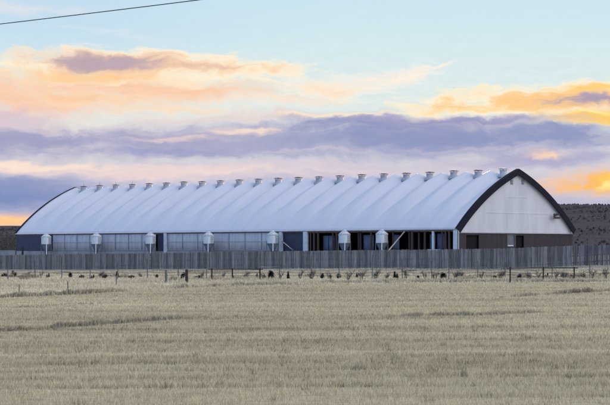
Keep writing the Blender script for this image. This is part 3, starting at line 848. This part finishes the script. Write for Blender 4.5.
# ------------------------------------------------------------------ overhead line
a = at(0, 24, 66.4); b = at(198, 0, 60.0); d = (b-a); pts = []
for k in range(41):
    f = -6 + k*(13.5/40); q = a + d*f; q.z = a.z + (b.z-a.z)*f + .030*(f*(f-1)); pts.append(q)
o = pts[20].copy(); m = MB(); m.tube([p-o for p in pts], .0155, 6); w = m.build('power_line', M['cable']); w.location = o
tag(w, 'thin black overhead cable crossing the upper left corner of the sky', 'cable')

# ------------------------------------------------------------------ sky and light
SUN_AZ = math.atan((607-CX)/F); SUN_EL = math.radians(11.0)
EXPO = 2.2
def build_world():
    w = bpy.data.worlds.new('World'); sc.world = w; w.use_nodes = True
    nt = NT(w.node_tree); t = w.node_tree; t.nodes.clear()
    out = nt.n('ShaderNodeOutputWorld')
    sky = nt.n('ShaderNodeTexSky', sky_type='NISHITA', sun_disc=False)
    sky.sun_elevation = SUN_EL; sky.sun_rotation = SUN_AZ; sky.air_density = 1.0; sky.dust_density = 1.0; sky.ozone_density = 3.2
    bg1 = nt.n('ShaderNodeBackground'); bg1.inputs[1].default_value = .085
    nt.link(nt.mix(1.0, sky.outputs[0], (1.0, .88, .97), 'MULTIPLY'), bg1.inputs[0])
    tc = nt.n('ShaderNodeTexCoord'); sep = nt.n('ShaderNodeSeparateXYZ'); nt.link(tc.outputs['Generated'], sep.inputs[0])
    x, y, z = sep.outputs
    az = nt.m('ARCTAN2', x, y); el = nt.m('ARCSINE', z)
    u = nt.m('MULTIPLY_ADD', az, F/100, CX/100)             # hundredths-of-a-pixel angles: 1 unit = 3.2 degrees
    v = nt.m('MULTIPLY_ADD', el, -F/100, HY/100)
    cv = nt.n('ShaderNodeCombineXYZ'); nt.link(u, cv.inputs[0]); nt.link(v, cv.inputs[1])
    P = cv.outputs[0]
    def warp(P, sc_, freq, ax, ay, det):
        tn = nt.n('ShaderNodeTexNoise'); tn.inputs['Scale'].default_value = freq; tn.inputs['Detail'].default_value = det
        nt.link(nt.mapping(P, sc_, loc=(freq, 3, 1)), tn.inputs['Vector'])
        vm = nt.n('ShaderNodeVectorMath', operation='SUBTRACT'); nt.link(tn.outputs['Color'], vm.inputs[0]); vm.inputs[1].default_value = (.5,.5,.5)
        vs2 = nt.n('ShaderNodeVectorMath', operation='MULTIPLY'); nt.link(vm.outputs[0], vs2.inputs[0]); vs2.inputs[1].default_value = (ax, ay, 0)
        va = nt.n('ShaderNodeVectorMath', operation='ADD'); nt.link(P, va.inputs[0]); nt.link(vs2.outputs[0], va.inputs[1])
        return va.outputs[0]
    P0 = P
    P = warp(P, (.8,1.8,1), 1.3, .75, .22, 3)
    P = warp(P, (1,1.7,1), 5.0, .34, .14, 9)
    sp2 = nt.n('ShaderNodeSeparateXYZ'); nt.link(P, sp2.inputs[0]); uc, vc = sp2.outputs[0], sp2.outputs[1]
    n1 = nt.noise(nt.mapping(P, (.75, 3.2, 1), rot=(0,0,-.06)), 1.6, 8, .58)      # long streaks
    n2 = nt.noise(nt.mapping(P, (1.0, 2.0, 1), loc=(4,7,0)), 4.2, 8, .62)         # ragged detail
    n3 = nt.noise(nt.mapping(P, (.5, 1.6, 1), loc=(9,2,0)), 1.1, 4, .5)           # broad variation
    n4 = nt.noise(nt.mapping(P, (.9, 5.5, 1), loc=(2,5,0), rot=(0,0,.05)), 3.6, 8, .65)   # fine feathering
    nz = nt.m('ADD', nt.m('ADD', nt.m('MULTIPLY', n1, .45), nt.m('MULTIPLY', n2, .25)), nt.m('MULTIPLY', n4, .30))
    nz = nt.m('SUBTRACT', nz, .5)
    n3c = nt.m('SUBTRACT', n3, .5)
    # clear sky behind the clouds
    def ramp(fac, stops):
        r = nt.n('ShaderNodeValToRGB'); nt.link(fac, r.inputs[0]); e = r.color_ramp.elements
        while len(e) < len(stops): e.new(.5)
        for el_, (p_, c_) in zip(e, stops): el_.position = p_; el_.color = (*s2l(c_), 1)
        return r.outputs[0]
    vv = nt.maprange(v, -4.0, 2.6, 0, 1, False)
    base = ramp(vv, [(0,(200,219,238)), (.35,(202,224,240)), (.606,(203,229,240)), (.69,(215,234,238)), (.76,(224,236,234)), (.81,(224,228,226)), (.88,(206,204,216)), (.93,(178,180,205)), (.985,(205,198,212)), (1,(206,196,206))])
    left = nt.maprange(u, 0.3, 3.6, 1, 0)
    base = nt.mix(nt.m('MULTIPLY', left, nt.maprange(v, .9, .2, 0, .5)), base, s2l((182,213,240)))
    c = base
    def layer(c, cx, cy, a, b, edge, core, soft=.55, amp=1.2, dens=1.0, warp=.25, corelo=.45, corehi=.95, rot=0.0, big=.5):
        uu, ww = (u, v) if amp < .8 else (uc, vc)
        du = nt.m('SUBTRACT', uu, cx/100); dv = nt.m('SUBTRACT', ww, cy/100)
        if rot:
            du2 = nt.m('ADD', nt.m('MULTIPLY', du, math.cos(rot)), nt.m('MULTIPLY', dv, math.sin(rot)))
            dv = nt.m('SUBTRACT', nt.m('MULTIPLY', dv, math.cos(rot)), nt.m('MULTIPLY', du, math.sin(rot))); du = du2
        dv = nt.m('MULTIPLY_ADD', n3c, warp, dv)
        r = nt.m('SQRT', nt.m('ADD', nt.m('POWER', nt.m('ABSOLUTE', nt.m('DIVIDE', du, a/100)), 2.0), nt.m('POWER', nt.m('ABSOLUTE', nt.m('DIVIDE', dv, b/100)), 2.0)))
        s = nt.m('SUBTRACT', 1.0, r)
        s = nt.m('ADD', s, nt.m('MULTIPLY', nz, amp)); s = nt.m('ADD', s, nt.m('MULTIPLY', n3c, big))
        mask = nt.m('MULTIPLY', nt.maprange(s, 0.0, soft), dens)
        col = nt.mix(nt.maprange(nt.m('MULTIPLY_ADD', nz, .6, s), corelo*.6, corehi*.8), s2l(edge), s2l(core))
        return nt.mix(mask, c, col)
    # high veil, top left
    c = layer(c, 20, 8, 150, 9, (226,226,234), (236,230,230), 1.2, 2.0, .65)
    c = layer(c, 110, 34, 120, 7, (222,230,238), (232,234,236), 1.4, 2.2, .45, rot=.18)
    # blue-grey low sky, pale to the right
    c = layer(c, -60, 194, 360, 36, (160,170,204), (122,141,190), .7, .9, .95)
    c = layer(c, 360, 186, 420, 30, (208,200,216), (188,186,212), 1.0, .9, .85)
    c = layer(c, 80, 205, 160, 9, (150,160,198), (170,172,204), 1.1, 1.8, .5)
    # pink veil above the roof
    c = layer(c, 170, 170, 360, 13, (222,205,216), (240,217,212), .9, 1.6, .85)
    c = layer(c, 400, 166, 200, 9, (206,200,220), (214,202,216), 1.0, 1.8, .7)
    # peach bank on the left, running down into mauve
    c = layer(c, 110, 88, 230, 27, (251,232,208), (252,203,166), .8, 1.6, .95, .3, rot=.03)
    c = layer(c, 30, 100, 190, 30, (248,222,202), (251,206,176), .9, 1.5, .97, .3, rot=.06)
    c = layer(c, 90, 97, 110, 8, (252,222,186), (254,206,158), .9, 1.9, .7, .3, rot=.05)
    c = layer(c, -10, 118, 190, 20, (236,208,202), (220,194,204), 1.0, 1.8, .8, .3, rot=.06)
    c = layer(c, 215, 118, 190, 10, (234,222,222), (236,214,208), 1.0, 1.8, .75, .3)
    c = layer(c, 150, 107, 160, 5, (250,230,206), (252,222,186), 1.1, 2.2, .7, .3, rot=.04)
    # blue-mauve band right across
    c = layer(c, 300, 142, 800, 31, (204,198,212), (158,164,198), 1.0, 1.5, .97, .22)
    c = layer(c, 10, 141, 320, 27, (202,188,206), (162,162,196), 1.0, 1.6, .97, .25)
    c = layer(c, 450, 136, 320, 28, (174,176,204), (144,154,194), .9, 1.5, .97, .2)
    c = layer(c, 400, 124, 170, 10, (164,162,198), (140,148,192), .9, 1.4, .85, .2)
    c = layer(c, 150, 152, 190, 8, (170,168,202), (150,156,198), 1.0, 1.8, .7, .2)
    c = layer(c, 540, 160, 190, 13, (202,192,212), (170,168,202), .9, 1.5, .8)
    # light gaps in the band
    c = layer(c, 40, 165, 150, 6, (246,222,212), (252,228,210), .8, 1.7, .9, .15)
    c = layer(c, 235, 132, 52, 6, (236,212,206), (250,226,208), .9, 2.0, .85)
    c = layer(c, 170, 139, 80, 4, (214,196,210), (234,210,206), 1.0, 2.0, .7)
    c = layer(c, 470, 147, 150, 4, (178,176,208), (200,192,214), 1.1, 2.2, .6)
    c = layer(c, 330, 152, 160, 4, (196,188,214), (210,200,216), 1.1, 2.2, .6)
    c = layer(c, 330, 115, 110, 3.5, (238,220,206), (252,232,206), .9, 1.8, .8, .2)
    # long cloud, upper left: cream rim, peach body, mauve heart
    c = layer(c, 145, 69, 178, 19, (255,241,216), (253,208,164), .4, 2.4, .97, .2)
    c = layer(c, 90, 79, 150, 9, (255,222,176), (254,206,152), .9, 1.7, .85, .2, rot=.02)
    c = layer(c, 112, 66, 130, 12, (236,202,180), (188,168,180), .9, 2.1, .95, .2, rot=.02)
    c = layer(c, 205, 68, 70, 6, (242,208,174), (226,190,170), 1.0, 1.8, .7, .2)
    # pale puffs and wisps, centre
    c = layer(c, 338, 88, 72, 17, (254,244,228), (254,232,208), .8, 2.3, .95, .3)
    c = layer(c, 300, 100, 120, 8, (248,238,226), (250,230,210), 1.0, 2.0, .8, .2)
    c = layer(c, 400, 77, 52, 11, (253,243,232), (254,240,224), .9, 3.2, .95, .2, rot=-.2)
    c = layer(c, 428, 67, 26, 5, (252,244,232), (254,240,224), .9, 2.6, .85, .2, rot=-.3)
    # gold bank, right: bright broken rim over a violet core
    c = layer(c, 565, 104, 190, 23, (255,240,210), (255,204,138), .4, 2.8, .98, .25)
    c = layer(c, 592, 104, 84, 9, (236,196,158), (172,158,182), .8, 2.4, .95, .2)
    c = layer(c, 594, 119, 85, 10, (255,216,140), (255,208,112), .6, 2.5, .97, .2)
    c = layer(c, 600, 93, 60, 5, (255,226,160), (255,210,124), .9, 2.0, .9, .2)
    c = layer(c, 590, 116, 34, 3.5, (255,228,150), (255,238,166), .8, 1.8, .95, .1)
    c = layer(c, 480, 109, 80, 4, (255,226,174), (255,218,158), .9, 2.0, .8, .2)
    c = layer(c, 480, 121, 150, 8, (190,176,200), (152,152,194), .8, 1.4, .85, .15)
    c = layer(c, 545, 156, 42, 5, (240,208,196), (252,216,188), .9, 1.8, .9, .15)
    # glow along the horizon
    c = layer(c, 606, 181, 130, 17, (250,204,172), (255,192,106), .8, 1.9, .95, .1)
    c = layer(c, 612, 179, 50, 8, (255,190,98), (255,204,92), .8, 1.3, .9, .1)
    c = layer(c, -30, 221, 130, 12, (248,200,178), (255,206,142), .7, .35, .97, .05)
    c = layer(c, 608, 183, 20, 9, (255,212,110), (255,236,150), 1.0, 1.1, .95, .1)
    gs = nt.m('MULTIPLY_ADD', nt.m('SUBTRACT', n4, .5), .24, 1.0)
    cg = nt.n('ShaderNodeCombineColor')
    for i in range(3): nt.link(gs, cg.inputs[i])
    c = nt.mix(nt.maprange(v, .2, 1.0, .2, 1), c, nt.mix(1.0, c, cg.outputs[0], 'MULTIPLY'))
    # a broad bright cloud bank high in the sky to the right, behind the viewer
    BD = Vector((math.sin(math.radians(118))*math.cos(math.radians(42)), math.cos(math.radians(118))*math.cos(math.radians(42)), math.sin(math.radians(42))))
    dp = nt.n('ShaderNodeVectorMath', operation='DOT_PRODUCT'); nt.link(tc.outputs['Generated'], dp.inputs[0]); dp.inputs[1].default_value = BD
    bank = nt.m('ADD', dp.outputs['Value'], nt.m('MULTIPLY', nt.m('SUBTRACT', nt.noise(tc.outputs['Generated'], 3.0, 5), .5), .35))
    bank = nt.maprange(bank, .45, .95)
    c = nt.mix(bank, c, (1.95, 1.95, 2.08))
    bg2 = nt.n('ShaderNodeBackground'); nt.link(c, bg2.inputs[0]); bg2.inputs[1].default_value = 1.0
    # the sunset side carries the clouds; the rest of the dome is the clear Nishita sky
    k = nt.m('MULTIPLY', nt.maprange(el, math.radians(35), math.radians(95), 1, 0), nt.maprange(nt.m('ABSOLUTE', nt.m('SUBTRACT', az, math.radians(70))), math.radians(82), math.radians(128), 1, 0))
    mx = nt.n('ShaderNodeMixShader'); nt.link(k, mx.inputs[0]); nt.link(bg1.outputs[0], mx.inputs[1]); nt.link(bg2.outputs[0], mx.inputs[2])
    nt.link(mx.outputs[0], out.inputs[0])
    return bg1, bg2
bg1, bg2 = build_world()

sd = bpy.data.lights.new('sun', 'SUN'); sd.energy = 1.0; sd.angle = math.radians(14); sd.color = (1, .80, .60)
so = bpy.data.objects.new('sun', sd); COL.objects.link(so)
dirv = Vector((math.sin(SUN_AZ)*math.cos(SUN_EL), math.cos(SUN_AZ)*math.cos(SUN_EL), math.sin(SUN_EL)))
so.rotation_euler = dirv.to_track_quat('Z', 'Y').to_euler(); so.location = (60, 300, 40)

cam = bpy.data.cameras.new('camera'); co = bpy.data.objects.new('camera', cam); COL.objects.link(co)
co.location = (0, 0, EYE); co.rotation_euler = (math.radians(90), 0, 0)
cam.sensor_width = 36; cam.lens = 36*F/610; cam.shift_y = (HY-202.5)/610; cam.clip_end = 20000; cam.clip_start = .5
sc.camera = co
vs_ = sc.view_settings; vs_.view_transform = 'Standard'; vs_.look = 'None'; vs_.gamma = 1; vs_.use_curve_mapping = False
vs_.exposure = EXPO
bg2.inputs[1].default_value = 1.0 / (2**EXPO)
